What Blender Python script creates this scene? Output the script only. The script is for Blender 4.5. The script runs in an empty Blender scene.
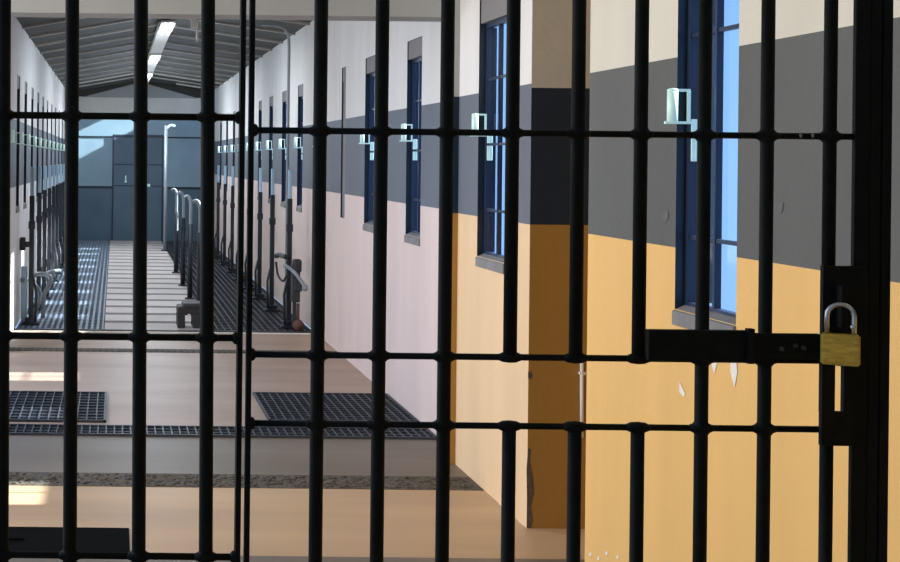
import bpy, bmesh, math, random
from mathutils import Vector, Matrix
random.seed(4)
scene = bpy.context.scene
COL = scene.collection

# ------------------------------------------------------------------ camera
F = 1300.0            # focal length in pixels of the 900 px wide frame
PX, PY = 115.0, 159.0 # principal point (corridor vanishing point)
ROLL = 0.011
CH = 1.5              # eye height
def P(x, y, d):
    """point at depth d that the photo shows at pixel x, y"""
    u, v = x - PX, y - PY
    X, Y = u + ROLL * v, v - ROLL * u
    return Vector((X * d / F, d, CH - Y * d / F))

cam_d = bpy.data.cameras.new('camera'); cam = bpy.data.objects.new('camera', cam_d); COL.objects.link(cam)
cam_d.sensor_width = 36; cam_d.lens = F * 36 / 900
cam_d.shift_x = (450 - PX) / 900; cam_d.shift_y = -(281 - PY) / 900
cam_d.clip_start = 0.02
cam.matrix_world = Matrix.Translation((0, 0, CH)) @ Matrix.Rotation(math.pi/2, 4, 'X') @ Matrix.Rotation(ROLL, 4, 'Z')
scene.camera = cam
cam_d.dof.use_dof = False

# ------------------------------------------------------------------ materials
def lin(c):
    return tuple(((v/255)/12.92 if v/255 <= .04045 else ((v/255+.055)/1.055)**2.4) for v in c) + (1,)
def mat(name, rgb, rough=.7, metal=0., var=.0, scale=(4,4,4), bump=0., bscale=40, emit=0, rgb2=None, spec=.5):
    m = bpy.data.materials.new(name); m.use_nodes = True
    nt = m.node_tree; b = nt.nodes['Principled BSDF']
    b.inputs['Roughness'].default_value = rough; b.inputs['Metallic'].default_value = metal
    b.inputs['Specular IOR Level'].default_value = spec
    c = lin(rgb); b.inputs['Base Color'].default_value = c
    if emit:
        b.inputs['Emission Color'].default_value = c; b.inputs['Emission Strength'].default_value = emit
    tc = nt.nodes.new('ShaderNodeTexCoord')
    if var or rgb2:
        mp = nt.nodes.new('ShaderNodeMapping'); mp.inputs['Scale'].default_value = scale
        nt.links.new(tc.outputs['Object'], mp.inputs[0])
        n = nt.nodes.new('ShaderNodeTexNoise'); n.inputs['Scale'].default_value = 1; n.inputs['Detail'].default_value = 5
        nt.links.new(mp.outputs[0], n.inputs['Vector'])
        r = nt.nodes.new('ShaderNodeValToRGB'); nt.links.new(n.outputs['Fac'], r.inputs[0])
        r.color_ramp.elements[0].position = .3; r.color_ramp.elements[1].position = .7
        lo = lin(rgb2) if rgb2 else tuple(k*(1-var) for k in c[:3]) + (1,)
        hi = c if rgb2 else tuple(min(1, k*(1+var)) for k in c[:3]) + (1,)
        r.color_ramp.elements[0].color = lo; r.color_ramp.elements[1].color = hi
        nt.links.new(r.outputs[0], b.inputs['Base Color'])
    if bump:
        n2 = nt.nodes.new('ShaderNodeTexNoise'); n2.inputs['Scale'].default_value = bscale
        nt.links.new(tc.outputs['Object'], n2.inputs['Vector'])
        bp = nt.nodes.new('ShaderNodeBump'); bp.inputs['Strength'].default_value = bump; bp.inputs['Distance'].default_value = .01
        nt.links.new(n2.outputs['Fac'], bp.inputs['Height']); nt.links.new(bp.outputs[0], b.inputs['Normal'])
    return m
M = {}
M['white']  = mat('white_wall_paint', (222,218,214), .8, var=.06, scale=(3,5,.7), bump=.15)
M['band']   = mat('charcoal_band_paint', (98,103,112), .7, var=.07, scale=(3,4,1), bump=.12)
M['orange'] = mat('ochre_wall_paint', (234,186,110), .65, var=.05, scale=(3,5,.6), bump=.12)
M['peach']  = mat('peach_wall_paint', (228,194,150), .65, var=.05, scale=(3,5,.6), bump=.12)
M['pink']   = mat('pink_wall_paint', (220,198,190), .75, var=.05, scale=(3,4,.6), bump=.12)
M['navy']   = mat('navy_paint', (24,38,56), .35, var=.15, scale=(6,6,2))
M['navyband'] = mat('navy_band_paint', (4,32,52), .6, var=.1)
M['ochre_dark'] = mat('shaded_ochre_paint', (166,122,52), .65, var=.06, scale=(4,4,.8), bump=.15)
M['chip']   = mat('bare_plaster', (240,232,220), .9)
M['hole']   = mat('broken_plaster', (96,84,70), .95, var=.3, scale=(40,40,40))
M['beige']  = mat('beige_paint', (190,186,172), .8, var=.05, bump=.15)
M['header'] = mat('grey_header_paint', (166,166,164), .8, var=.05, bump=.1)
M['cream'] = mat('cream_wall_paint', (216,209,192), .8, var=.04, scale=(3,5,.7), bump=.12)
M['band_near'] = mat('charcoal_near_band', (92,92,88), .7, var=.08, scale=(3,4,1), bump=.12)
M['warm'] = mat('painted_light_concrete', (208,174,132), .5, rgb2=(184,152,116), scale=(.6,3,1), bump=.08, bscale=9)  # lighter panel: the pool of light on the floor, put into colour
M['floor_shade'] = mat('painted_shade_concrete', (126,114,98), .5, rgb2=(104,92,78), scale=(.6,3,1), bump=.08, bscale=9)  # floor shade painted as darker concrete panels
M['floor']  = mat('polished_concrete', (184,156,134), .5, rgb2=(160,132,112), scale=(.6,2.5,1), bump=.08, bscale=9)
M['walk']   = mat('pale_walkway_concrete', (208,198,192), .7, var=.06, scale=(2,2,1), bump=.1)
M['walk_shade'] = mat('painted_shade_stripe', (118,116,118), .8)  # dark bands of the light stripes across the walkway, painted in
M['pit']    = mat('dark_drain_pit', (26,30,36), .6)
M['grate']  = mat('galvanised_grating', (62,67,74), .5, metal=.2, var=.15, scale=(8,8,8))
M['grate_sunlit']  = mat('sunlit_galvanised_grating', (126,140,156), .5, metal=.1, var=.12, scale=(8,8,8))  # paler copy of the grating, sun brightness put into its colour
M['hatch']  = mat('black_steel_plate', (10,13,11), .9, var=.2, scale=(9,9,9), spec=.05)
M['grit']   = mat('gritty_drain_strip', (112,102,86), .8, rgb2=(34,32,28), scale=(60,60,60), bump=.6, bscale=60)
M['roof']   = mat('dark_roof_sheet', (62,59,54), .85, var=.12, scale=(2,6,1))
M['rafter'] = mat('grey_rafter', (150,144,136), .8, var=.1)
M['bar']    = mat('black_bar_paint', (13,17,13), .7, var=.35, scale=(30,30,30), bump=.1, bscale=120, spec=.15)
M['chipbar']= mat('worn_bar_metal', (150,150,140), .5)
M['worn'] = mat('worn_dark_steel', (48,52,48), .45, var=.2)
M['brass']  = mat('padlock_brass', (236,196,78), .5, metal=.3, rgb2=(190,150,52), scale=(60,60,200), bump=.2, bscale=200)
M['steel']  = mat('bright_shackle_steel', (190,192,190), .25, metal=.9)
M['mint']   = mat('mint_glow_paint', (206,236,228), .5, emit=.22, var=.05, scale=(20,20,20))  # faint glow added so the latches look brightly lit
M['sill']   = mat('grey_stone_sill', (128,126,124), .8, var=.12, scale=(10,10,10))
M['lintel'] = mat('grey_lintel_panel', (128,124,124), .8, var=.08)
M['frame']  = mat('blue_window_frame', (34,48,72), .4, var=.1, scale=(10,10,3))
M['pale']   = mat('pale_blue_metal', (176,206,226), .35, metal=.1)
M['post']   = mat('dark_blue_post', (34,42,50), .5, var=.2, scale=(10,10,10))
M['pipe']   = mat('bright_pipe', (150,158,166), .35, metal=.2)
M['steelblue'] = mat('steel_blue_door', (140,168,184), .5, var=.1, scale=(2,2,2))
M['steelblue_dark'] = mat('dark_steel_blue', (82,106,124), .55, var=.1, scale=(2,2,2))
M['line']   = mat('dark_seam', (30,44,58), .6)
M['beam']   = mat('pale_beam', (226,221,212), .8, var=.05)
M['dark']   = mat('dark_rubber', (52,54,56), .6, var=.15, scale=(20,20,20))
M['rust']   = mat('rusty_foot', (120,84,74), .8)
M['tube']   = mat('lamp_tube', (225,240,255), .5, emit=6.0)
M['ground'] = mat('yard_concrete', (176,170,160), .85, var=.1)
# glass
g = bpy.data.materials.new('window_glass'); g.use_nodes = True; nt = g.node_tree; nt.nodes.clear()
o_ = nt.nodes.new('ShaderNodeOutputMaterial'); mx = nt.nodes.new('ShaderNodeMixShader')
tr = nt.nodes.new('ShaderNodeBsdfTransparent'); gl = nt.nodes.new('ShaderNodeBsdfGlossy')
tr.inputs[0].default_value = (.70,.81,.95,1); gl.inputs[0].default_value = (.8,.9,1,1); gl.inputs[1].default_value = .05
fr = nt.nodes.new('ShaderNodeFresnel'); fr.inputs[0].default_value = 1.4
mx.inputs[0].default_value = .08; nt.links.new(tr.outputs[0], mx.inputs[1]); nt.links.new(gl.outputs[0], mx.inputs[2])
nt.links.new(mx.outputs[0], o_.inputs[0]); M['glass'] = g

# ------------------------------------------------------------------ mesh builder
class MB:
    def __init__(s): s.v = []; s.f = []; s.mi = []; s.sm = []
    def add(s, vs, fs, mi=0, smooth=False):
        n = len(s.v); s.v += [tuple(v) for v in vs]
        s.f += [tuple(n+i for i in f) for f in fs]; s.mi += [mi]*len(fs); s.sm += [smooth]*len(fs)
    def box(s, a, b, mi=0, bev=0):
        x0,y0,z0 = [min(a[i],b[i]) for i in range(3)]; x1,y1,z1 = [max(a[i],b[i]) for i in range(3)]
        if bev:
            bm = bmesh.new(); bmesh.ops.create_cube(bm, size=1)
            for v in bm.verts: v.co = Vector(((x0+x1)/2+v.co.x*(x1-x0), (y0+y1)/2+v.co.y*(y1-y0), (z0+z1)/2+v.co.z*(z1-z0)))
            bmesh.ops.bevel(bm, geom=bm.edges[:], offset=bev, segments=2, affect='EDGES', profile=.5)
            s.bm(bm, mi); return
        s.add([(x0,y0,z0),(x1,y0,z0),(x1,y1,z0),(x0,y1,z0),(x0,y0,z1),(x1,y0,z1),(x1,y1,z1),(x0,y1,z1)],
              [(0,3,2,1),(4,5,6,7),(0,1,5,4),(1,2,6,5),(2,3,7,6),(3,0,4,7)], mi)
    def bm(s, bm, mi=0, smooth=False):
        bm.verts.index_update()
        s.add([v.co.copy() for v in bm.verts], [[v.index for v in f.verts] for f in bm.faces], mi, smooth); bm.free()
    def tube(s, pts, r, n=12, mi=0):
        pts = [Vector(p) for p in pts]; rs = r if isinstance(r, (list,tuple)) else [r]*len(pts)
        vs = []; fs = []; prev = None
        for i, p in enumerate(pts):
            d = (pts[min(i+1,len(pts)-1)] - pts[max(i-1,0)]).normalized()
            if prev is None:
                a = Vector((0,0,1)) if abs(d.z) < .9 else Vector((1,0,0)); e1 = d.cross(a).normalized()
            else: e1 = (prev - d*prev.dot(d)).normalized()
            prev = e1; e2 = d.cross(e1)
            for k in range(n):
                t = 2*math.pi*k/n; vs.append(p + (e1*math.cos(t)+e2*math.sin(t))*rs[i])
        for i in range(len(pts)-1):
            for k in range(n):
                fs.append((i*n+k, i*n+(k+1)%n, (i+1)*n+(k+1)%n, (i+1)*n+k))
        fs.append(tuple(range(n-1,-1,-1))); fs.append(tuple((len(pts)-1)*n+k for k in range(n)))
        s.add(vs, fs, mi, True)
    def ball(s, c, rx, ry, rz, mi=0):
        bm = bmesh.new(); bmesh.ops.create_icosphere(bm, subdivisions=2, radius=1)
        for v in bm.verts: v.co = Vector((c[0]+v.co.x*rx, c[1]+v.co.y*ry, c[2]+v.co.z*rz))
        s.bm(bm, mi, True)
    def build(s, name, mats, parent=None, loc=None):
        me = bpy.data.meshes.new(name); off = Vector(loc) if loc is not None else Vector((0,0,0))
        if parent is not None and loc is None:
            off = wloc(parent)
        me.from_pydata([Vector(v)-off for v in s.v], [], s.f)
        for p, m_, sm in zip(me.polygons, s.mi, s.sm): p.material_index = m_; p.use_smooth = sm
        for m_ in (mats if isinstance(mats, (list,tuple)) else [mats]): me.materials.append(m_)
        bm = bmesh.new(); bm.from_mesh(me); bmesh.ops.recalc_face_normals(bm, faces=bm.faces[:]); bm.to_mesh(me); bm.free()
        o = bpy.data.objects.new(name, me); COL.objects.link(o)
        if parent is None: o.location = off
        if parent is not None: o.parent = parent
        return o
def wloc(o):
    l = Vector((0,0,0))
    while o: l += Vector(o.location); o = o.parent
    return l
def smooth_path(pts, n=6):
    pts = [Vector(p) for p in pts]; out = []
    for i in range(len(pts)-1):
        p0 = pts[max(i-1,0)]; p1 = pts[i]; p2 = pts[i+1]; p3 = pts[min(i+2,len(pts)-1)]
        for k in range(n):
            t = k/n
            out.append(.5*((2*p1)+(-p0+p2)*t+(2*p0-5*p1+4*p2-p3)*t*t+(-p0+3*p1-3*p2+p3)*t**3))
    return out + [pts[-1]]
def tag(o, label=None, cat=None, group=None, kind=None):
    if label: o['label'] = label
    if cat: o['category'] = cat
    if group: o['group'] = group
    if kind: o['kind'] = kind
    return o
def empty(name, loc, label=None, cat=None, group=None, kind=None):
    o = bpy.data.objects.new(name, None); COL.objects.link(o); o.location = loc; o.empty_display_size = .1
    return tag(o, label, cat, group, kind)
def copy_tree(o, parent=None):
    c = o.copy(); COL.objects.link(c); c.parent = parent
    for ch in [q for q in list(bpy.data.objects) if q.parent == o]: copy_tree(ch, c)
    return c
ORD = ['nearest','second nearest','third nearest','fourth nearest','fifth nearest','sixth nearest','seventh nearest','eighth nearest',
       'ninth nearest','tenth nearest','eleventh nearest','twelfth nearest','thirteenth nearest']

# ------------------------------------------------------------------ layout numbers
WR, WN, WL = 1.77, 1.71, -.865         # right wall far / near, left wall
BT, BB = CH+.329, CH-.2507             # painted band
SILL, LINT, LTOP = CH-.437, CH+.655, CH+.767
ZG = 2.08                              # gate depth
ZEND = 23.9; ZPORT = 6.466; ZPIL = 5.357; ZC = 4.69; ZFAR = 11.34
EAVR, EAVL, RIDGE, XR = CH+1.268, CH+1.205, CH+1.45, .455

def wall(name, X, out, y0, y1, ztop, openings, mats, label, thick=.07, end0=True, end1=True, extra=None):
    """wall in the plane x=X, room side towards -out; openings = (ya, yb, za, zb)"""
    mb = MB()
    ys = sorted(set([y0, y1] + [v for o in openings for v in o[:2]]))
    zs = sorted(set([0, BB, BT, ztop] + [v for o in openings for v in o[2:]]))
    def mi(z): return 0 if z < BB else (1 if z < BT else 2)
    for i in range(len(ys)-1):
        for k in range(len(zs)-1):
            cy, cz = (ys[i]+ys[i+1])/2, (zs[k]+zs[k+1])/2
            if any(o[0] < cy < o[1] and o[2] < cz < o[3] for o in openings): continue
            for xx, m_ in ((X, mi(cz)), (X+out*thick, 2)):
                mb.add([(xx,ys[i],zs[k]),(xx,ys[i+1],zs[k]),(xx,ys[i+1],zs[k+1]),(xx,ys[i],zs[k+1])], [(0,1,2,3)], m_)
    for (a,b,c,d) in openings:
        x2 = X+out*thick
        mb.add([(X,a,c),(x2,a,c),(x2,a,d),(X,a,d)], [(0,1,2,3)], 3)
        mb.add([(X,b,c),(x2,b,c),(x2,b,d),(X,b,d)], [(0,1,2,3)], 3)
        mb.add([(X,a,c),(x2,a,c),(x2,b,c),(X,b,c)], [(0,1,2,3)], 3)
        mb.add([(X,a,d),(x2,a,d),(x2,b,d),(X,b,d)], [(0,1,2,3)], 3)
    for yy in (y0, y1):
        for k, (a, b) in enumerate(((0,BB),(BB,BT),(BT,ztop))):
            mb.add([(X,yy,a),(X+out*thick,yy,a),(X+out*thick,yy,b),(X,yy,b)], [(0,1,2,3)], k)
    mb.add([(X,y0,ztop),(X+out*thick,y0,ztop),(X+out*thick,y1,ztop),(X,y1,ztop)], [(0,1,2,3)], 2)
    if extra: extra(mb)
    o = mb.build(name, mats)
    # doubles are separate faces: normals stay per face
    return tag(o, label, 'wall', kind='structure')

# windows: (y near, y far)
WC = [(3.57,3.96)]; WB = [(5.69,6.12)]
WA = [(7.52,7.90),(8.84,9.22)] + [(11.02,11.38)] + [(y, y+.35) for y in (12.27,13.45,14.6,15.72,16.85,18.0,19.2,20.4,21.6)]
SLOT = (10.0,10.18)
WLs = [(y, y+.35) for y in (10.35,11.4,12.35,13.35,14.35,15.35,16.35,17.45,18.6,19.8,21.0,22.2)]

LINTA, LTOPA = CH+.622, CH+.732
def op(l, top=LTOP): return [(a,b,SILL,top) for a,b in l]
def chips_c(mb):
    def fl(pts, mi=4):
        X = WN-.002
        mb.add([(X, F*WN/(x-PX+ROLL*(y-PY)), CH-((y-PY)-ROLL*(x-PX))*WN/(x-PX+ROLL*(y-PY))) for x,y in pts], [tuple(range(len(pts)))], mi)
    fl([(731,362),(737,361),(738,372),(735,388),(733,380),(731,372)])
    fl([(712,363),(718,363),(716,369),(715,374),(713,368)])
    fl([(680,381),(682,386),(686,394),(684,397),(680,392)])
    fl([(663,213),(668,210),(669,217),(666,222),(663,219)], 5)
    fl([(779,204),(784,203),(783,211),(780,214)], 5)
    fl([(853,116),(856,116),(856,118),(853,118)])
    for x, y in ((590,553),(598,557),(606,552),(617,556)): fl([(x,y),(x+2,y-1),(x+2,y+3),(x,y+3)])
M['scuff'] = mat('worn_grey_scuff', (102,101,98), .8)
wall('wall_near_right', WN, 1, -1.4, ZC, CH+1.6, op(WC), [M['orange'],M['band_near'],M['cream'],M['navy'],M['chip'],M['scuff']],
     'ochre wall with dark grey band and cream top, right of the padlock', extra=chips_c)
def chips_b(mb):
    X = WN-.003
    def fl(pts, mi):
        mb.add([(X, F*WN/(x-PX+ROLL*(y-PY)), CH-((y-PY)-ROLL*(x-PX))*WN/(x-PX+ROLL*(y-PY))) for x,y in pts], [tuple(range(len(pts)))], mi)
    fl([(464,474),(470,478),(482,489),(500,504),(500,507),(480,491),(466,480)], 4)
    fl([(500,503),(512,515),(524,525),(524,528),(510,517),(500,507)], 4)
wall('wall_middle_right', WN-.001, 1, ZPIL-.0115, ZPORT+.22, CH+1.6, op(WB), [M['peach'],M['band'],M['white'],M['navy'],M['chip']],
     'narrow peach wall section between the ochre pilaster and the grey portal', extra=chips_b)
wall('wall_far_right', WR, 1, ZPORT+.22, ZEND+.6, EAVR, op(WA,LTOPA)+[(SLOT[0],SLOT[1],SILL,LTOPA)], [M['pink'],M['band'],M['white'],M['navy']],
     'long pink and white right wall of the far corridor with slit windows')
wall('wall_left', WL, -1, 9.9, ZEND+.6, EAVL, op(WLs,LTOPA), [M['white'],M['band'],M['white'],M['navy']],
     'long white left wall of the far corridor with grey band')

# pilaster facing the camera (shaded ochre / navy / beige)
mb = MB()
xa, xb = WN, 2.06
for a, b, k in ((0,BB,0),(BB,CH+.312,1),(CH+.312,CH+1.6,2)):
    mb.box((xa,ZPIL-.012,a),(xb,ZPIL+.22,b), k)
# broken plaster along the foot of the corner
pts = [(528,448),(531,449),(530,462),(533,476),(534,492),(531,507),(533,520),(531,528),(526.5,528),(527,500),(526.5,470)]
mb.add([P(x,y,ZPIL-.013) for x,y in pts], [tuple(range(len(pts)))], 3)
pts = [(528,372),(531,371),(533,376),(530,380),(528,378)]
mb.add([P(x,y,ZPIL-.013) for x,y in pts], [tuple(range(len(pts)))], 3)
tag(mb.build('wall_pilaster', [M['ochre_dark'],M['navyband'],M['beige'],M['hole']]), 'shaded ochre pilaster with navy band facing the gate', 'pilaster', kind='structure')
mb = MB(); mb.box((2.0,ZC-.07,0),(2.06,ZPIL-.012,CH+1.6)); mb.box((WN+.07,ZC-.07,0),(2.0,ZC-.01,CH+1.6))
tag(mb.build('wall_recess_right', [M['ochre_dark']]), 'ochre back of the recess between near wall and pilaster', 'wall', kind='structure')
# white strip on the pilaster, standing in for a sliver of light
mb = MB(); a = P(581.5,437,ZPIL-.02); b = P(581.5,361,ZPIL-.02)
mb.tube([a+Vector((0,-.004,0)), b+Vector((0,-.004,0))], .0075, 10)
for z in (a.z+.05, b.z-.05): mb.box((a.x-.012,ZPIL-.03,z-.006),(a.x+.012,ZPIL-.008,z+.006))
o = mb.build('wall_light_sliver', M['chip'], loc=a); tag(o, 'short white strip standing for a sliver of light on the shaded ochre pilaster', 'conduit')  # no real conduit, the strip stands in for light

# portal: header beam and pilasters
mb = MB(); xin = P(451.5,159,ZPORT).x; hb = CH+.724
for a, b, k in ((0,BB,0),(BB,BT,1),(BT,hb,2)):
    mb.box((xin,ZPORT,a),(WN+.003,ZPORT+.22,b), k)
    mb.box((-2.4,ZPORT,a),(-.98,ZPORT+.22,b), k)  # unseen left pilaster, widened to block light from the side
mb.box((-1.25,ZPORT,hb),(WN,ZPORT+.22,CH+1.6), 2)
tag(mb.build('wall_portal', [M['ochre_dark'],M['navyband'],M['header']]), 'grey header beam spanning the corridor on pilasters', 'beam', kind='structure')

# near ceiling, back wall (behind the camera)
mb = MB(); mb.box((-1.25,-1.4,CH+1.6),(2.1,ZPORT+.22,CH+1.7))
tag(mb.build('ceiling', M['beige']), 'flat beige ceiling over the near hall', 'ceiling', kind='structure')
mb = MB(); mb.box((-4,-1.5,0),(2.7,-1.4,CH+1.6))
tag(mb.build('wall_back', M['beige']), 'beige wall behind the viewer', 'wall', kind='structure')

# ------------------------------------------------------------------ windows
nwin = 0
def window(X, out, a, b, style, label):
    global nwin; nwin += 1
    w = empty('window_%d' % nwin, (X, (a+b)/2, SILL), label, 'window', kind='structure')
    d = .03
    LINT, LTOP = (globals()['LINT'], globals()['LTOP']) if X == WN else (LINTA, LTOPA)
    xg = X + out*d
    mb = MB(); t = .022
    if style == 'glass':
        zt = LINT
        mb.box((xg,a,SILL),(xg+out*.025,a+t,zt)); mb.box((xg,b-t,SILL),(xg+out*.025,b,zt))
        mb.box((xg,a+t,SILL),(xg+out*.025,b-t,SILL+t)); mb.box((xg,a+t,zt-t),(xg+out*.025,b-t,zt))
        ym = a + (b-a)*.52
        mb.box((xg,ym-.007,SILL+t),(xg+out*.02,ym+.007,zt-t))
        for q in (.2,.48,.76):
            z = SILL+(zt-SILL)*q; mb.box((xg+out*.003,a+t,z-.006),(xg+out*.018,b-t,z+.006))
        mb.build('window_frame', M['frame'], w)
        mg = MB(); mg.add([(xg+out*.018,a+t,SILL+t),(xg+out*.018,b-t,SILL+t),(xg+out*.018,b-t,zt-t),(xg+out*.018,a+t,zt-t)], [(0,1,2,3)])
        mg.build('pane', M['glass'], w)
        # opened outward against the far jamb
        ms = MB(); w_ = .06 if X == WN and a < 5 else .02
        ms.box((X+out*.056,b-.024,SILL+.02),(X+out*(.056+w_),b-.004,zt-.02), bev=.002)
        ms.build('shutter', M['navy'], w)
    elif style == 'shutter':
        mb.box((X+out*.025,a+.002,SILL),(X+out*.055,b-.002,LINT)); mb.build('shutter', M['navy'], w)
    else:
        mb.box((X+out*.012,a+.001,SILL),(X+out*.05,b-.001,LINT)); mb.build('blind_panel', M['lintel'], w)
    ml = MB(); ml.box((X+out*.006,a+.001,LINT),(X+out*.065,b-.001,LTOP-.001)); ml.build('lintel_panel', M['lintel'], w)
    if style != 'slot':
        mk = MB()
        y0, y1, xo, xi = a-.001, b+.001, X+out*.03, X-out*.008
        mk.add([(xo,y0,SILL+.012),(xi,y0,SILL-.006),(xi,y0,SILL-.048),(xo,y0,SILL-.048),
                (xo,y1,SILL+.012),(xi,y1,SILL-.006),(xi,y1,SILL-.048),(xo,y1,SILL-.048)],
               [(0,1,2,3),(7,6,5,4),(0,4,5,1),(1,5,6,2),(2,6,7,3),(3,7,4,0)])
        mk.build('sill', M['sill'], w)
    return w
window(WN,1,*WC[0],'glass','large blue slit window in the near ochre wall, left of padlock')
window(WN,1,*WB[0],'glass','slit window in the narrow peach wall beside the ochre pilaster')
for i, (a, b) in enumerate(WA):
    window(WR,1,a,b,'glass', '%s slit window of the pink far right wall' % ORD[i])
window(WR,1,*SLOT,'slot','narrow blind grey slot in the pink right wall')
for i, (a, b) in enumerate(WLs):
    window(WL,-1,a,b,'shutter', '%s dark shuttered slit window of the left corridor wall' % ORD[i])

# window latches (mint white)
def latch(X, out, y, label, group, first=[None]):
    """built once for the right-hand wall at origin, then copied"""
    key = out
    if not isinstance(first[0], dict): first[0] = {}
    if key not in first[0]:
        r = empty('window_latch', (0,0,0))
        mb = MB(); s = -out                      # s: towards the room
        mb.tube([(s*.022,0,.11),(s*.022,0,.205)], .016, 10); mb.ball((s*.022,0,.205), .017,.017,.007)
        mb.build('bolt_barrel', M['mint'], r)
        mb = MB()
        mb.box((s*.028,-.005,.201),(-s*.03,.005,.209)); mb.box((-s*.023,-.005,.11),(-s*.031,.005,.206))
        mb.box((s*.045,-.006,.103),(-s*.045,.006,.111))
        mb.build('bracket', M['mint'], r)
        mb = MB(); mb.box((-s*.034,-.006,-.01),(-s*.06,.008,.118), bev=.002); mb.build('keeper_plate', M['mint'], r)
        first[0][key] = r; o = r
    else: o = copy_tree(first[0][key])
    o.location = (X, y, CH+.022); o.name = 'window_latch'
    tag(o, label, 'latch', group); return o
latch(WN,1,WC[0][1]-.02,'large mint white bolt latch on the nearest window of ochre wall','mint latches on the right wall')
latch(WN,1,WB[0][1]-.02,'mint white bolt latch on the window beside the ochre pilaster','mint latches on the right wall')
for i, (a,b) in enumerate(WA):
    latch(WR,1,b-.02,'mint white latch on the %s window of the pink right wall' % ORD[i],'mint latches on the right wall')
for i, (a,b) in enumerate(WLs):
    latch(WL,-1,b-.02,'mint white latch on the %s window of the left wall' % ORD[i],'mint latches on the left wall')

# ------------------------------------------------------------------ floor
mb = MB()
mb.box((-1.25,-1.4,-.2),(2.1,ZFAR,0)); mb.box((WL,ZFAR,-.2),(WR,ZEND,-.02), 1); mb.box((-1.25,6.2,-.1),(WR,7.03,.0012), 2); mb.box((-1.25,2.5,-.1),(2.0,4.93,.0012), 2); mb.box((-1.25,4.93,-.1),(2.0,6.2,.0008), 3)  # darker and warmer panels carry painted floor shade and light
tag(mb.build('floor', [M['floor'],M['pit'],M['floor_shade'],M['warm']]), 'warm grey concrete floor crossed by drains', 'floor', kind='structure')
mb = MB(); mb.box((-9,-1.5,-.25),(-1.25,26,-.05)); tag(mb.build('floor_yard', M['ground']), 'open yard ground left of the hall', 'ground', kind='structure')
mb = MB(); y = ZFAR+.01; k = 0
while y < ZEND:
    y2 = min(y+.62, ZEND); mb.box((-.075,y,-.02),(.86,y2-.16,.012)); mb.box((-.075,y2-.16,-.02),(.86,y2,.008), 1); y = y2
tag(mb.build('floor_walkway', [M['walk'],M['walk_shade']]), 'pale concrete walkway down the far corridor', 'walkway', kind='structure')
mb = MB(); mb.box((WL,ZFAR-.03,0),(WR,ZFAR+.01,.012)); mb.box((WL,ZFAR-.09,0),(WR,ZFAR-.03,.004),1)
tag(mb.build('trim_1', [M['pit'],M['chip']]), 'dark and white threshold strip where the walkway begins', 'threshold', kind='structure')
def grating(name, x0, x1, y0, y1, sx, sy, label, z=0., m='grate', w=.008, back=True, bh=.012):
    g = empty(name, ((x0+x1)/2,(y0+y1)/2,z)); tag(g, label, 'floor grating')
    if back:
        mb = MB(); mb.box((x0,y0,z-.0),(x1,y1,z+.002)); mb.build('pit', M['pit'], g)
    mb = MB(); f = .014
    mb.box((x0,y0,z+.001),(x1,y0+f,z+bh+.002)); mb.box((x0,y1-f,z+.001),(x1,y1,z+bh+.002))
    mb.box((x0,y0,z+.001),(x0+f,y1,z+bh+.002)); mb.box((x1-f,y0,z+.001),(x1,y1,z+bh+.002))
    mb.build('frame', M[m], g)
    mb = MB(); n = max(2,round((x1-x0)/sx))
    for i in range(1,n):
        x = x0+(x1-x0)*i/n; mb.box((x-w/2,y0+f,z+.001),(x+w/2,y1-f,z+bh))
    n = max(2,round((y1-y0)/sy))
    for i in range(1,n):
        y = y0+(y1-y0)*i/n; mb.box((x0+f,y-w/2,z+.0005),(x1-f,y+w/2,z+bh-.002))
    mb.build('bearing_bars', M[m], g); return g
grating('floor_grating', WL+.01,-.085,ZFAR+.02,ZEND-.02,.05,.11,'long dark grating left of the pale walkway, striped by sunlight', z=-.012, w=.022, m='grate_sunlit')
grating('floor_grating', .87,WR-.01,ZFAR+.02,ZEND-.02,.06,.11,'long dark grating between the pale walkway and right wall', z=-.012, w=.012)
grating('floor_grating', -1.2,-.035,7.39,8.30,.055,.09,'square dark grating at the left edge of the hall floor')
grating('floor_grating', .90,WR-.005,7.46,8.35,.05,.07,'dark grating against the pink wall before the corridor')
grating('drain_grating', -1.2,WR-.005,7.03,7.27,.045,.09,'long navy drain grating crossing the whole hall floor')
mb = MB(); mb.box((-1.2,10.10,0),(WR-.005,10.27,.003))
n = 60
for i in range(n):
    x = -1.18+(WR+1.15)*i/n; mb.box((x,10.12,.003),(x+.02,10.25,.007))
tag(mb.build('drain_strip', [M['grit']], loc=(0,10.18,0)), 'thin drain strip just in front of the corridor threshold', 'drain')
mb = MB(); mb.box((-1.2,5.95,0),(WN-.005,6.2,.003))
random.seed(9)
for i in range(520):
    x = random.uniform(-1.18,WN-.04); y = random.uniform(5.97,6.17); r = random.uniform(.006,.014)
    bm = bmesh.new(); bmesh.ops.create_icosphere(bm, subdivisions=1, radius=1)
    for v in bm.verts: v.co = Vector((x+v.co.x*r*1.4, y+v.co.y*r, .003+v.co.z*r*.6))
    mb.bm(bm)
tag(mb.build('gravel_drain', [M['grit']], loc=(0,6.07,0)), 'gritty mottled drain channel crossing the floor below the navy grating', 'drain')
hx = P(129,530,5.27).x
h = empty('floor_hatch', (-.3,5.1,0), 'black steel hatch plate in the near left floor', 'hatch')
mb = MB(); mb.box((-1.1,4.94,0),(hx,5.27,.006), bev=.002); mb.build('plate', M['hatch'], h)
mb = MB(); mb.box((-.42,5.08,.006),(-.34,5.1,.014)); mb.build('lift_handle', M['hatch'], h)

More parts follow.
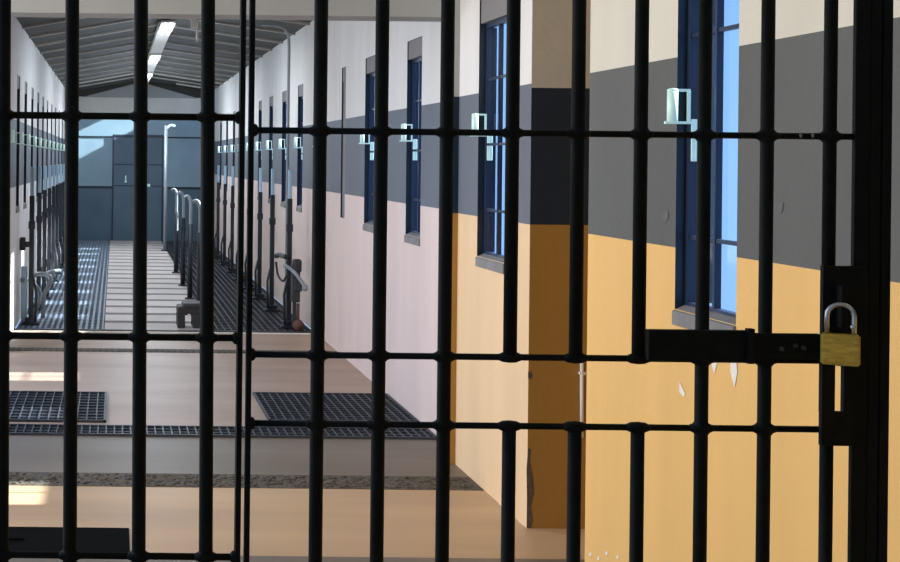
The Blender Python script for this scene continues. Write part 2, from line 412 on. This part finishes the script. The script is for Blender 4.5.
# ------------------------------------------------------------------ roof of the far corridor
ZR0 = ZPORT+.22
def roofz(x): return (EAVR+(RIDGE-EAVR)*(WR-x)/(WR-XR)) if x > XR else (EAVL+(RIDGE-EAVL)*(x-WL)/(XR-WL))
mb = MB()
hx0, hx1, hy0, hy1 = 1.08, 1.74, ZEND-.78, ZEND-.33  # roof opening added to shape the streak on the end wall
def rq(x0,x1,y0,y1):
    mb.add([(x0,y0,roofz(x0)),(x1,y0,roofz(x1)),(x1,y1,roofz(x1)),(x0,y1,roofz(x0)),
            (x0,y0,roofz(x0)+.04),(x1,y0,roofz(x1)+.04),(x1,y1,roofz(x1)+.04),(x0,y1,roofz(x0)+.04)],
           [(0,1,2,3),(7,6,5,4),(0,1,5,4),(1,2,6,5),(2,3,7,6),(3,0,4,7)])
rq(WL-.2,XR,ZR0,ZEND+.6); rq(XR,hx0,ZR0,ZEND+.6); rq(hx0,hx1,ZR0,hy0); rq(hx0,hx1,ZEND-.33,ZEND+.6); rq(hx1,WR+.2,ZR0,ZEND+.6)
tag(mb.build('ceiling_far', M['roof']), 'dark gabled sheet roof over the far corridor', 'roof', kind='structure')
ya = [ZR0+.5+i*.95 for i in range(17)]
proto = None
for i, y in enumerate(ya):
    if proto is None:
        r = empty('rafter', (XR,y,RIDGE)); 
        for (xa_, xb_) in ((WL,XR),(XR,WR)):
            mb = MB(); za, zb = roofz(xa_+(1e-6 if xa_==XR else 0)), roofz(xb_)
            mb.add([(xa_,y-.035,za-.02),(xb_,y-.035,zb-.02),(xb_,y+.035,zb-.02),(xa_,y+.035,za-.02),
                    (xa_,y-.035,za+.006),(xb_,y-.035,zb+.006),(xb_,y+.035,zb+.006),(xa_,y+.035,za+.006)],
                   [(0,1,2,3),(7,6,5,4),(0,1,5,4),(1,2,6,5),(2,3,7,6),(3,0,4,7)])
            mb.build('rafter_arm', M['rafter'], r)
        proto = r
    else:
        r = copy_tree(proto); r.location = (XR,y,RIDGE)
    tag(r, 'grey rafter pair under the dark gabled corridor roof', 'rafter', 'rafters under the corridor roof')

# end wall
mb = MB()
mb.add([(WL,ZEND,CH+.79),(WR,ZEND,CH+.79),(WR,ZEND,EAVR),(XR,ZEND,RIDGE),(WL,ZEND,EAVL)], [(0,1,2,3,4)], 0)
mb.add([(WL+.25,ZEND-.006,CH+1.13),(WR-.25,ZEND-.006,CH+1.13),(XR+.1,ZEND-.006,CH+1.39),(XR-.1,ZEND-.006,CH+1.39)], [(0,1,2,3)], 5)
mb.box((WL,ZEND-.004,CH+.785),(WR,ZEND+.02,CH+1.14), 1)
mb.box((WL,ZEND,-.02),(WR,ZEND+.02,.98), 3); mb.box((WL,ZEND,.98),(WR,ZEND+.02,CH+.79), 2)
mb.box((WL,ZEND-.012,.955),(WR,ZEND,1.0),4); mb.box((WL,ZEND-.012,CH+.39),(WR,ZEND,CH+.42),4)
tag(mb.build('wall_end', [M['roof'],M['beam'],M['steelblue'],M['steelblue_dark'],M['line'],M['header']]), 'steel blue end wall under a pale gable', 'wall', kind='structure')
d = empty('door_1', (.42,ZEND-.02,0), 'steel blue end door with panel lines at the end of walkway', 'door', kind='structure')
mb = MB(); mb.box((-.02,ZEND-.035,0),(.86,ZEND-.013,1.9)); mb.build('door_leaf', M['steelblue_dark'], d)
mb = MB()
for x in (-.05,.86): mb.box((x,ZEND-.05,0),(x+.03,ZEND-.013,1.95))
mb.box((-.05,ZEND-.05,1.92),(.89,ZEND-.013,1.95)); mb.box((.41,ZEND-.05,0),(.43,ZEND-.035,1.9)); mb.box((-.02,ZEND-.048,1.39),(.86,ZEND-.035,1.41))
mb.box((-.02,ZEND-.048,1.0),(.86,ZEND-.035,1.02))
mb.build('door_frame', M['frame'], d)
mb = MB(); mb.tube([(.20,ZEND-.08,1.08),(.20,ZEND-.08,1.2)], .012); mb.box((.18,ZEND-.09,1.07),(.22,ZEND-.035,1.1)); mb.box((.58,ZEND-.08,1.0),(.65,ZEND-.035,1.05))
mb.build('door_handle', M['mint'], d)

# ridge lights and tray
t = empty('cable_tray', (.5,12.3,CH+1.3), 'pale hanging cable tray along the roof ridge', 'cable tray')
mb = MB(); mb.box((.42,12.9,CH+1.31),(.56,22.5,CH+1.33)); mb.box((.42,12.9,CH+1.33),(.43,22.5,CH+1.37)); mb.box((.55,12.9,CH+1.33),(.56,22.5,CH+1.37)); mb.build('tray', M['beam'], t)
mb = MB()
for y in (14.2,16,18,20,22): mb.box((.485,y-.01,CH+1.33),(.495,y+.01,roofz(.49)-.0))
mb.build('hanger', M['rafter'], t)
pl = None
for i, y in enumerate((12.75,16.6,20.0)):
    if pl is None:
        L = empty('tube_light', (.49,y,CH+1.3))
        mb = MB(); mb.box((.42,y-.55,CH+1.285),(.56,y+.35,CH+1.305)); mb.build('housing', M['beam'], L)
        mb = MB()
        for xx in (.46,.52): mb.tube([(xx,y-.53,CH+1.27),(xx,y+.33,CH+1.27)], .017, 10)
        mb.build('tube', M['tube'], L); pl = L
    else:
        L = copy_tree(pl); L.location = (.49,y,CH+1.3)
    tag(L, '%s lit fluorescent fitting under the corridor roof ridge' % ORD[i], 'light', 'fluorescent fittings on the ridge')
    ld = bpy.data.lights.new('tube_glow','AREA'); lo = bpy.data.objects.new('tube_glow', ld); COL.objects.link(lo)
    ld.shape='RECTANGLE'; ld.size=.16; ld.size_y=.9; ld.energy=22; ld.color=(.9,.95,1); lo.location=(.49,y,CH+1.24)
hb_ = empty('roof_bracket', P(195,32,12.3), 'small pale bracket hanging from the roof right of lights', 'bracket')
mb = MB(); a = P(193,21,12.3); b = P(197,42,12.3)
mb.box((a.x-.02,12.29,a.z-.07),(a.x+.03,12.31,a.z+.05)); mb.box((b.x-.01,12.29,b.z),(b.x+.01,12.31,a.z+.01)); mb.build('plate', M['beam'], hb_)

# conduit on the right wall (bends away under the roof)
mb = MB(); D = 11.95
path = smooth_path([P(262,25,D), P(276,26,D), P(285,29.5,D), P(288.5,37,D), P(289,52,D)], 5) + [P(288,120,D), P(286,319.5,D)]
mb.tube(path, .014, 10)
o = mb.build('conduit', M['pipe'], loc=P(287,200,D)); tag(o, 'thin pale conduit pipe bending under the roof, right corridor wall', 'pipe')

# ------------------------------------------------------------------ posts along the walls
def wall_post(x, y, sign, label, group, first={}):
    if sign not in first:
        r = empty('steel_post', (0,0,0))
        mb = MB(); mb.box((-.022,-.022,0),(.022,.022,1.16), bev=.005); mb.box((-.03,-.03,.86),(.03,.03,.93), bev=.006); mb.build('shaft', M['post'], r)
        mb = MB(); mb.box((-.016,-.016,1.16),(.016,.016,1.42), bev=.004); mb.build('cap', M['pale'], r)
        mb = MB(); mb.box((-.075,-.09,0),(.075,.07,.02), bev=.004); mb.box((-.05,-.06,.02),(.05,.05,.06), bev=.006); mb.build('base_plate', M['post'], r)
        mb = MB(); mb.tube([(sign*-.02,-.02,.42),(sign*-.05,-.06,.30),(sign*-.05,-.14,.04)], .012, 8); mb.build('brace', M['post'], r)
        first[sign] = r; o = r
    else: o = copy_tree(first[sign])
    o.location = (x,y,0); tag(o, label, 'post', group)
    return o
for i, y in enumerate([11.72,13.0,14.1,15.2,16.3,17.4,18.6,19.8,21.0,22.2]):
    wall_post(1.58,y,1,'%s dark steel post beside the right corridor wall' % ORD[i],'steel posts along the right wall')
for i, y in enumerate([11.75,12.9,13.9,14.9,15.9,16.9,17.9,19.0,20.1,21.2,22.4]):
    wall_post(-.745,y,-1,'%s dark steel post beside the left corridor wall' % ORD[i],'steel posts along the left wall')

# curved-top railing posts on the walkway edge
def rail_post(x, y, label, first=[]):
    if not first:
        r = empty('railing_post', (0,0,0))
        mb = MB(); mb.tube(smooth_path([(0,0,.75),(0,0,.98),(-.008,0,1.06),(-.035,0,1.10),(-.07,0,1.085)],5), .018, 10); mb.build('hooked_top', M['pipe'], r)
        mb = MB(); mb.tube([(0,0,.0),(0,0,.80)], .028, 12); mb.build('sleeve', M['post'], r)
        mb = MB(); mb.box((-.05,-.05,0),(.05,.05,.015)); mb.build('foot_plate', M['post'], r)
        first.append(r); o = r
    else: o = copy_tree(first[0])
    o.location = (x,y,.012); tag(o, label, 'post', 'hooked posts on the walkway edge')
for i, y in enumerate((12.35,13.9,15.35,17.06)):
    rail_post(.815,y,'%s hook-topped dark post on the right walkway edge' % ORD[i])
p = empty('tall_post', (.83,21.2,.012), 'tall slim pale post near the end of walkway', 'post')
mb = MB(); mb.tube([(.83,21.2,.012),(.83,21.2,CH+.56)], .028, 12); mb.build('pole', M['pipe'], p)
mb = MB(); mb.box((.77,21.14,.012),(.89,21.26,.03)); mb.build('foot_plate', M['post'], p)
mb = MB(); mb.tube(smooth_path([(.83,21.2,CH+.50),(.9,21.2,CH+.56),(.98,21.2,CH+.55)]), .02, 8); mb.build('hook_arm', M['mint'], p)

# bent tubes by the left wall
D = 11.9
t = empty('bent_pipe_rack', (-.8,12.05,0), 'pale bent tube rack standing at the left wall beside nearest post', 'pipe rack')
t['label'] = 'pale bent tube rack at the foot of the nearest left wall post'
def tb(pts, r, m, name, par, D_=12.05):
    mb = MB(); mb.tube(smooth_path([P(x,y,D_+dd) for x,y,dd in pts], 6), r, 10); return mb.build(name, m, par)
tb([(31,277,0),(38,274,0),(46,274.5,-.1),(51,279,-.2),(48,288,-.2),(44,296,-.2),(43,318,-.2)], .021, M['pipe'], 'bent_tube', t)
tb([(31,283,0),(36,286,-.05),(40,293,-.1),(39,303,-.15),(34,313,-.2),(33,320,-.2)], .02, M['pipe'], 'bent_tube', t)
tb([(44,274,-.1),(52,271,.1),(60,270.5,.3)], .014, M['pipe'], 'handle_bar', t)
tb([(22,281,-.35),(22,279.5,-.3),(27,280,-.2),(32,279,-.05)], .018, M['pipe'], 'cross_tube', t)
mb = MB(); a = P(25,300,11.8); mb.box((a.x-.035,a.y-.03,.0),(a.x+.02,a.y+.03,.52), bev=.01); mb.build('pale_leg', M['pale'], t)
mb = MB(); a = P(20,247,11.9); b = P(32,238,11.9); mb.box((a.x,11.88,a.z),(b.x,11.93,a.z+.05), bev=.008); mb.box((a.x,11.87,a.z-.03),(a.x+.05,11.94,a.z+.09), bev=.01); mb.build('clamp', M['dark'], t)

# lever mechanism by the right wall
t = empty('lever_mechanism', (1.64,11.45,0), 'dark lever mechanism with pale arm at the right wall post', 'lever')
mb = MB(); a = P(291,302,11.5); b = P(300,259,11.5)
mb.box((a.x,11.46,a.z),(b.x,11.54,b.z-.04), bev=.012); mb.box((a.x+.01,11.45,b.z-.12),(b.x+.012,11.55,b.z), bev=.02); mb.box((a.x+.02,11.44,a.z+.1),(b.x+.015,11.5,a.z+.2), bev=.01)
mb.box((a.x+.015,11.48,.03),(a.x+.045,11.52,a.z))
mb.build('body', M['dark'], t)
tb([(284,265,0),(289,268,-.05),(295,273,-.1),(301,281,-.12),(305,287,-.14)], .016, M['pipe'], 'lever_arm', t, 11.45)
mb = MB(); mb.ball(P(305,288,11.31), .028,.028,.03); mb.build('knob', M['pipe'], t)
mb = MB(); a = P(298,316,11.5); mb.tube([(a.x,11.46,.05),(a.x,11.54,.05)], .05, 14); mb.tube([(a.x,11.5,.08),(a.x,11.5,.24)], .014, 8); mb.build('roller', M['rust'], t)
tb([(276,256,.3),(280,255,.2),(286,257,0)], .022, M['dark'], 'side_arm', t, 11.5)
tb([(276,262,.3),(278,275,.25),(283,281,.15),(287,275,.1)], .010, M['dark'], 'chain_loop', t, 11.5)

# small dark stool on the walkway edge
s0 = P(176.5,329,11.5); s1 = P(202,303,11.5); zt = s1.z
t = empty('low_stool', ((s0.x+s1.x)/2,11.6,.012), 'small dark low stool at the front of the pale walkway', 'stool')
mb = MB(); mb.box((s0.x+.005,11.48,zt-.11),(s1.x,11.72,zt-.03), bev=.02); mb.box((s0.x+.05,11.47,zt-.06),(s1.x+.005,11.73,zt), bev=.025); mb.build('seat', M['dark'], t)
for (x, y) in ((s0.x+.035,11.5),(s1.x-.055,11.5),(s0.x+.035,11.7),(s1.x-.055,11.7)):
    mb = MB(); mb.box((x-.028,y-.02,.012),(x+.04,y+.035,zt-.1), bev=.008); mb.build('leg', M['dark'], t)
mb = MB(); a = P(189,315,11.46); mb.ball(a, .013,.012,.01); mb.box((a.x-.01,11.455,a.z-.006),(a.x+.01,11.49,a.z+.006)); mb.build('painted_highlight', M['chip'], t)  # white bump painted in as a highlight on the stool

# ------------------------------------------------------------------ gate
def gx(x, y=100, d=None): return P(x,y,d or ZG).x
def gz(x, y, d=None): return P(x,y,d or ZG).z
ZT, ZB = CH+.75, .06
R = .0112
ZL = gz(140,100)
def vbar(par, x, z0=ZB, z1=ZT, r=R, y=ZG, lean=0):
    r *= math.cos(math.atan2(abs(x), y)*.9)
    mb = MB(); mb.tube([(x+lean*(ZL-z0),y,z0),(x+lean*(ZL-z1),y,z1)], r, 16); return mb.build('bar', M['bar'], par)
def rail(par, x0, x1, z, nodes, ends=(), r=.0052, y=ZG, up=True, down=True, name='rail'):
    mb = MB(); mb.tube([(x0,y,z),(x1,y,z)], r, 12)
    for nx in nodes:
        end = any(abs(nx-k) < 1e-6 for k in ends)
        mb.ball((nx,y,z), .0225, .0125, .0092)
        
        if not end: mb.ball((nx,y,z), .0150, .0135, .0150)
    return mb.build(name, M['bar'], par)
# left leaf
gl_ = empty('gate_leaf', (gx(100),ZG,0), 'black barred gate leaf at the left with four bars', 'gate')
lb = [gx(x) for x in (-133,-64.5,4.2,72.4,141.2,208.3)]
for x in lb: vbar(gl_, x-.0008, lean=.0065)
xs = gx(241,200)
mb = MB(); mb.box((xs-.0042,ZG-.012,ZB),(xs+.0042,ZG+.012,ZT), bev=.001); mb.build('stile', M['bar'], gl_)
xl = gx(-200)
mb = MB(); mb.box((xl-.015,ZG-.015,ZB),(xl+.015,ZG+.015,ZT), bev=.002); mb.build('stile', M['bar'], gl_)
for z in (gz(140,116.5), gz(140,337), gz(140,556), ZB+.02, ZT-.02):
    rail(gl_, xl, xs, z, [x-.0008+.0065*(ZL-z) for x in lb], r=.0056)
for z in (gz(140,116.5), gz(140,337), gz(140,556)):
    mb = MB(); mb.ball((xs-.004,ZG,z), .009,.01,.011); mb.build('weld', M['bar'], gl_)
# right leaf
gr_ = empty('gate_leaf', (gx(550),ZG,0), 'black barred gate leaf at the right carrying the padlock', 'gate')
rx = [gx(x) for x in (320.3,381.6,447,512.7,578.3,641.2,704.6,767.5,830.2)]
z1 = gz(540,133.3); z2 = gz(540,357.5); z3 = gz(540,426.3)
for i, x in enumerate(rx):
    if i in (3,4,5):
        vbar(gr_, x, z2-.003, ZT); vbar(gr_, x, ZB, z3+.003)
    elif i == 8:
        vbar(gr_, x, ZB, gz(825,440)); vbar(gr_, x, gz(828,270), ZT)
    else: vbar(gr_, x)
xs2 = gx(250.3,200)
mb = MB(); mb.box((xs2-.0038,ZG-.012,ZB),(xs2+.0038,ZG+.012,ZT), bev=.001); mb.build('stile', M['bar'], gr_)
xe = gx(860,200)
rail(gr_, xs2, xe, z1, rx); rail(gr_, xs2, xe, z2, rx[:8], ends=rx[3:6]); rail(gr_, xs2, xe, z3, rx[:8], ends=rx[3:6])
rail(gr_, xs2, xe, ZB+.02, rx); rail(gr_, xs2, xe, ZT-.02, rx)
for z in (z1,z2,z3):
    mb = MB(); mb.ball((xs2+.004,ZG,z), .009,.01,.011); mb.build('weld', M['bar'], gr_)
mb = MB(); ds = ZG-.008; mb.box((gx(854,250,ds),ds,ZB),(gx(868.5,250,ds),ZG+.002,ZT), bev=.001); mb.build('stile', M['bar'], gr_)
# slide bolt housing on the bars
mb = MB(); DB = ZG-.026; a = P(648.5,360.5,DB); b = P(748,331,DB)
mb.box((a.x,ZG-.026,a.z),(b.x+.004,ZG-.012,b.z), bev=.0015)
c = P(818,332,ZG)
mb.box((b.x,ZG-.022,a.z+.004),(gx(822,345,DB),ZG-.012,a.z+.044), bev=.0015)
mb.build('bolt_housing', M['bar'], gr_)
mb = MB(); x = gx(751,345,ZG-.03); mb.box((x-.0055,ZG-.032,a.z-.003),(x+.0055,ZG-.02,b.z+.004), bev=.001)
mb.build('bolt_strap', M['bar'], gr_)
for (sx, sy) in ((782,349),(796,346),(804,348)):
    mb = MB(); q = P(sx,sy,ZG-.026); mb.tube([(q.x,ZG-.027,q.z),(q.x,ZG-.02,q.z)], .0035, 10); mb.build('rivet', M['worn'], gr_)
# lock plate with slot
mb = MB(); YF = ZG-.024; YB = ZG-.014
xL, xR_ = gx(822.5,350,YF), gx(855,350,YF)
sl0, sl1 = gx(835,390,YF), gx(844,390,YF)
zt_, zb_ = gz(830,266,YF), gz(830,446,YF); st, sb_ = gz(838,338,YF), gz(838,412,YF)
mb.box((xL,YF,st),(xR_+.02,YB,zt_), bev=.001)
mb.box((xL,YF,zb_),(xR_,YB,sb_), bev=.001)
mb.box((xL,YF,sb_-.001),(sl0,YB,st+.001)); mb.box((sl1,YF,sb_-.001),(xR_,YB,st+.001))
mb.build('lock_plate', M['bar'], gr_)
mb = MB(); x = gx(844,300,YF-.02)
mb.box((x-.005,YF-.022,gz(842,328,YF-.02)),(x+.005,YF,gz(842,286,YF-.02)), bev=.002); mb.build('staple', M['bar'], gr_)
# worn paint on the rail
mb = MB()
for px in (799,811): q = P(px,136.4,ZG); mb.ball((q.x,ZG-.004,q.z+.001), .0026,.003,.0035)
mb.build('worn_paint', M['chipbar'], gr_)

# fixed jamb
j = empty('steel_gateway', (gx(880),ZG,0), 'black steel gate frame post at the right edge', 'gate frame')
mb = MB(); ds = ZG-.008; mb.box((gx(869.5,250,ds),ds,.0),(gx(880,250,ds),ZG+.02,CH+1.6), bev=.001); mb.box((gx(881.5,250,ds),ds,0),(gx(891,250,ds),ZG+.02,CH+1.6), bev=.001); mb.box((gx(876,250),ZG+.012,0),(gx(884,250),ZG+.02,CH+1.6))
mb.build('jamb', M['bar'], j)
mb = MB(); mb.box((gx(-215),ZG-.02,0),(gx(-203),ZG+.04,CH+1.6), bev=.002); mb.build('jamb', M['bar'], j)
mb = MB(); mb.box((gx(-215),ZG-.02,ZT+.01),(gx(885),ZG+.03,ZT+.05), bev=.002); mb.build('head_rail', M['bar'], j)

# padlock
YL = YF-.032; q = P(844.5,350.5,YL-.012)
pk = empty('padlock', (q.x,YL,q.z-.026), 'brass padlock with steel shackle hanging from the gate lock plate', 'padlock')
mb = MB(); bm = bmesh.new(); bmesh.ops.create_cube(bm, size=1)
w, h_, dd = .0540, .0475, .022
for v in bm.verts: v.co = Vector((q.x+v.co.x*w, YL+v.co.y*dd, q.z+v.co.z*h_))
bmesh.ops.bevel(bm, geom=bm.edges[:], offset=.0025, segments=3, affect='EDGES'); mb.bm(bm)
mb.build('body', M['brass'], pk)
mb = MB(); hw = .0185; r0 = .0036; zt = q.z+h_/2
pts = [(q.x-hw,YL,zt-.004),(q.x-hw,YL,zt+.028)] + [(q.x-hw*math.cos(t), YL, zt+.028+hw*math.sin(t)) for t in [math.pi*k/14 for k in range(1,14)]] + [(q.x+hw,YL,zt+.028),(q.x+hw,YL,zt+.012),(q.x+hw,YL,zt-.004)]
mb.tube(pts, r0, 12); mb.ball((q.x+hw-.001,YL,zt+.012), .0048,.005,.005)
mb.build('shackle', M['steel'], pk)
mb = MB(); mb.tube([(q.x,YL,q.z-h_/2-.0015),(q.x,YL,q.z-h_/2+.003)], .007, 16); mb.build('keyway', M['hole'], pk)
pk.rotation_euler = (0,0,math.radians(-27))

# ------------------------------------------------------------------ light
sd = bpy.data.lights.new('sun','SUN'); so = bpy.data.objects.new('sun', sd); COL.objects.link(so)
sd.energy = 27; sd.angle = math.radians(.8); sd.color = (1,.95,.86)
so.rotation_euler = Vector((-1,-.04,-.53)).to_track_quat('-Z','Y').to_euler(); so.location = (6,8,5)
def area(name, loc, target, sx, sy, e, col):
    ld = bpy.data.lights.new(name,'AREA'); ld.shape='RECTANGLE'; ld.size=sx; ld.size_y=sy; ld.energy=e; ld.color=col
    o = bpy.data.objects.new(name, ld); COL.objects.link(o); o.location = loc
    o.rotation_euler = (Vector(target)-Vector(loc)).to_track_quat('-Z','Z').to_euler()
area('yard_side_fill', (-3.2,4.2,2.2), (1.7,5.2,1.3), 2.5, 4.5, 190, (1,.9,.76))  # added warm fill in place of sun bounce, no lamp stands here
area('corridor_side_fill', (-2.6,8.2,2.4), (1.7,9.6,1.3), 2.2, 1.4, 110, (.9,.94,1))  # unseen cool fill added from the left side
for i, y in enumerate((13.5, 17.5, 20.8)):
    ld = bpy.data.lights.new('corridor_fill','POINT'); ld.energy = (34,40,62)[i]; ld.color = (.72,.86,1); ld.shadow_soft_size = .35
    o = bpy.data.objects.new('corridor_fill', ld); COL.objects.link(o); o.location = (.45,y,CH+.55)
sp = bpy.data.lights.new('added_streak_spot','SPOT'); sp.energy = 22000; sp.spot_size = math.radians(14); sp.spot_blend = .1; sp.color = (.85,.95,1); sp.shadow_soft_size = .05  # spot added outside the roof to make the end wall sun streak
o = bpy.data.objects.new('added_streak_spot', sp); COL.objects.link(o); dv = Vector((-1,.3,-.53)).normalized()
o.location = Vector((1.5,ZEND-.55,roofz(1.5))) - dv*8; o.rotation_euler = dv.to_track_quat('-Z','Y').to_euler()
w = bpy.data.worlds.new('world'); scene.world = w; w.use_nodes = True
bg = w.node_tree.nodes['Background']; nt = w.node_tree
tc = nt.nodes.new('ShaderNodeTexCoord'); sx_ = nt.nodes.new('ShaderNodeSeparateXYZ'); rp = nt.nodes.new('ShaderNodeValToRGB')
nt.links.new(tc.outputs['Generated'], sx_.inputs[0]); nt.links.new(sx_.outputs['Z'], rp.inputs[0]); nt.links.new(rp.outputs[0], bg.inputs[0])
rp.color_ramp.elements[0].color = lin((150,190,235)); rp.color_ramp.elements[1].color = lin((90,150,225)); rp.color_ramp.elements[1].position = .7
bg.inputs[1].default_value = 1.5
scene.view_settings.view_transform = 'Standard'; scene.view_settings.look = 'None'; scene.view_settings.exposure = 0
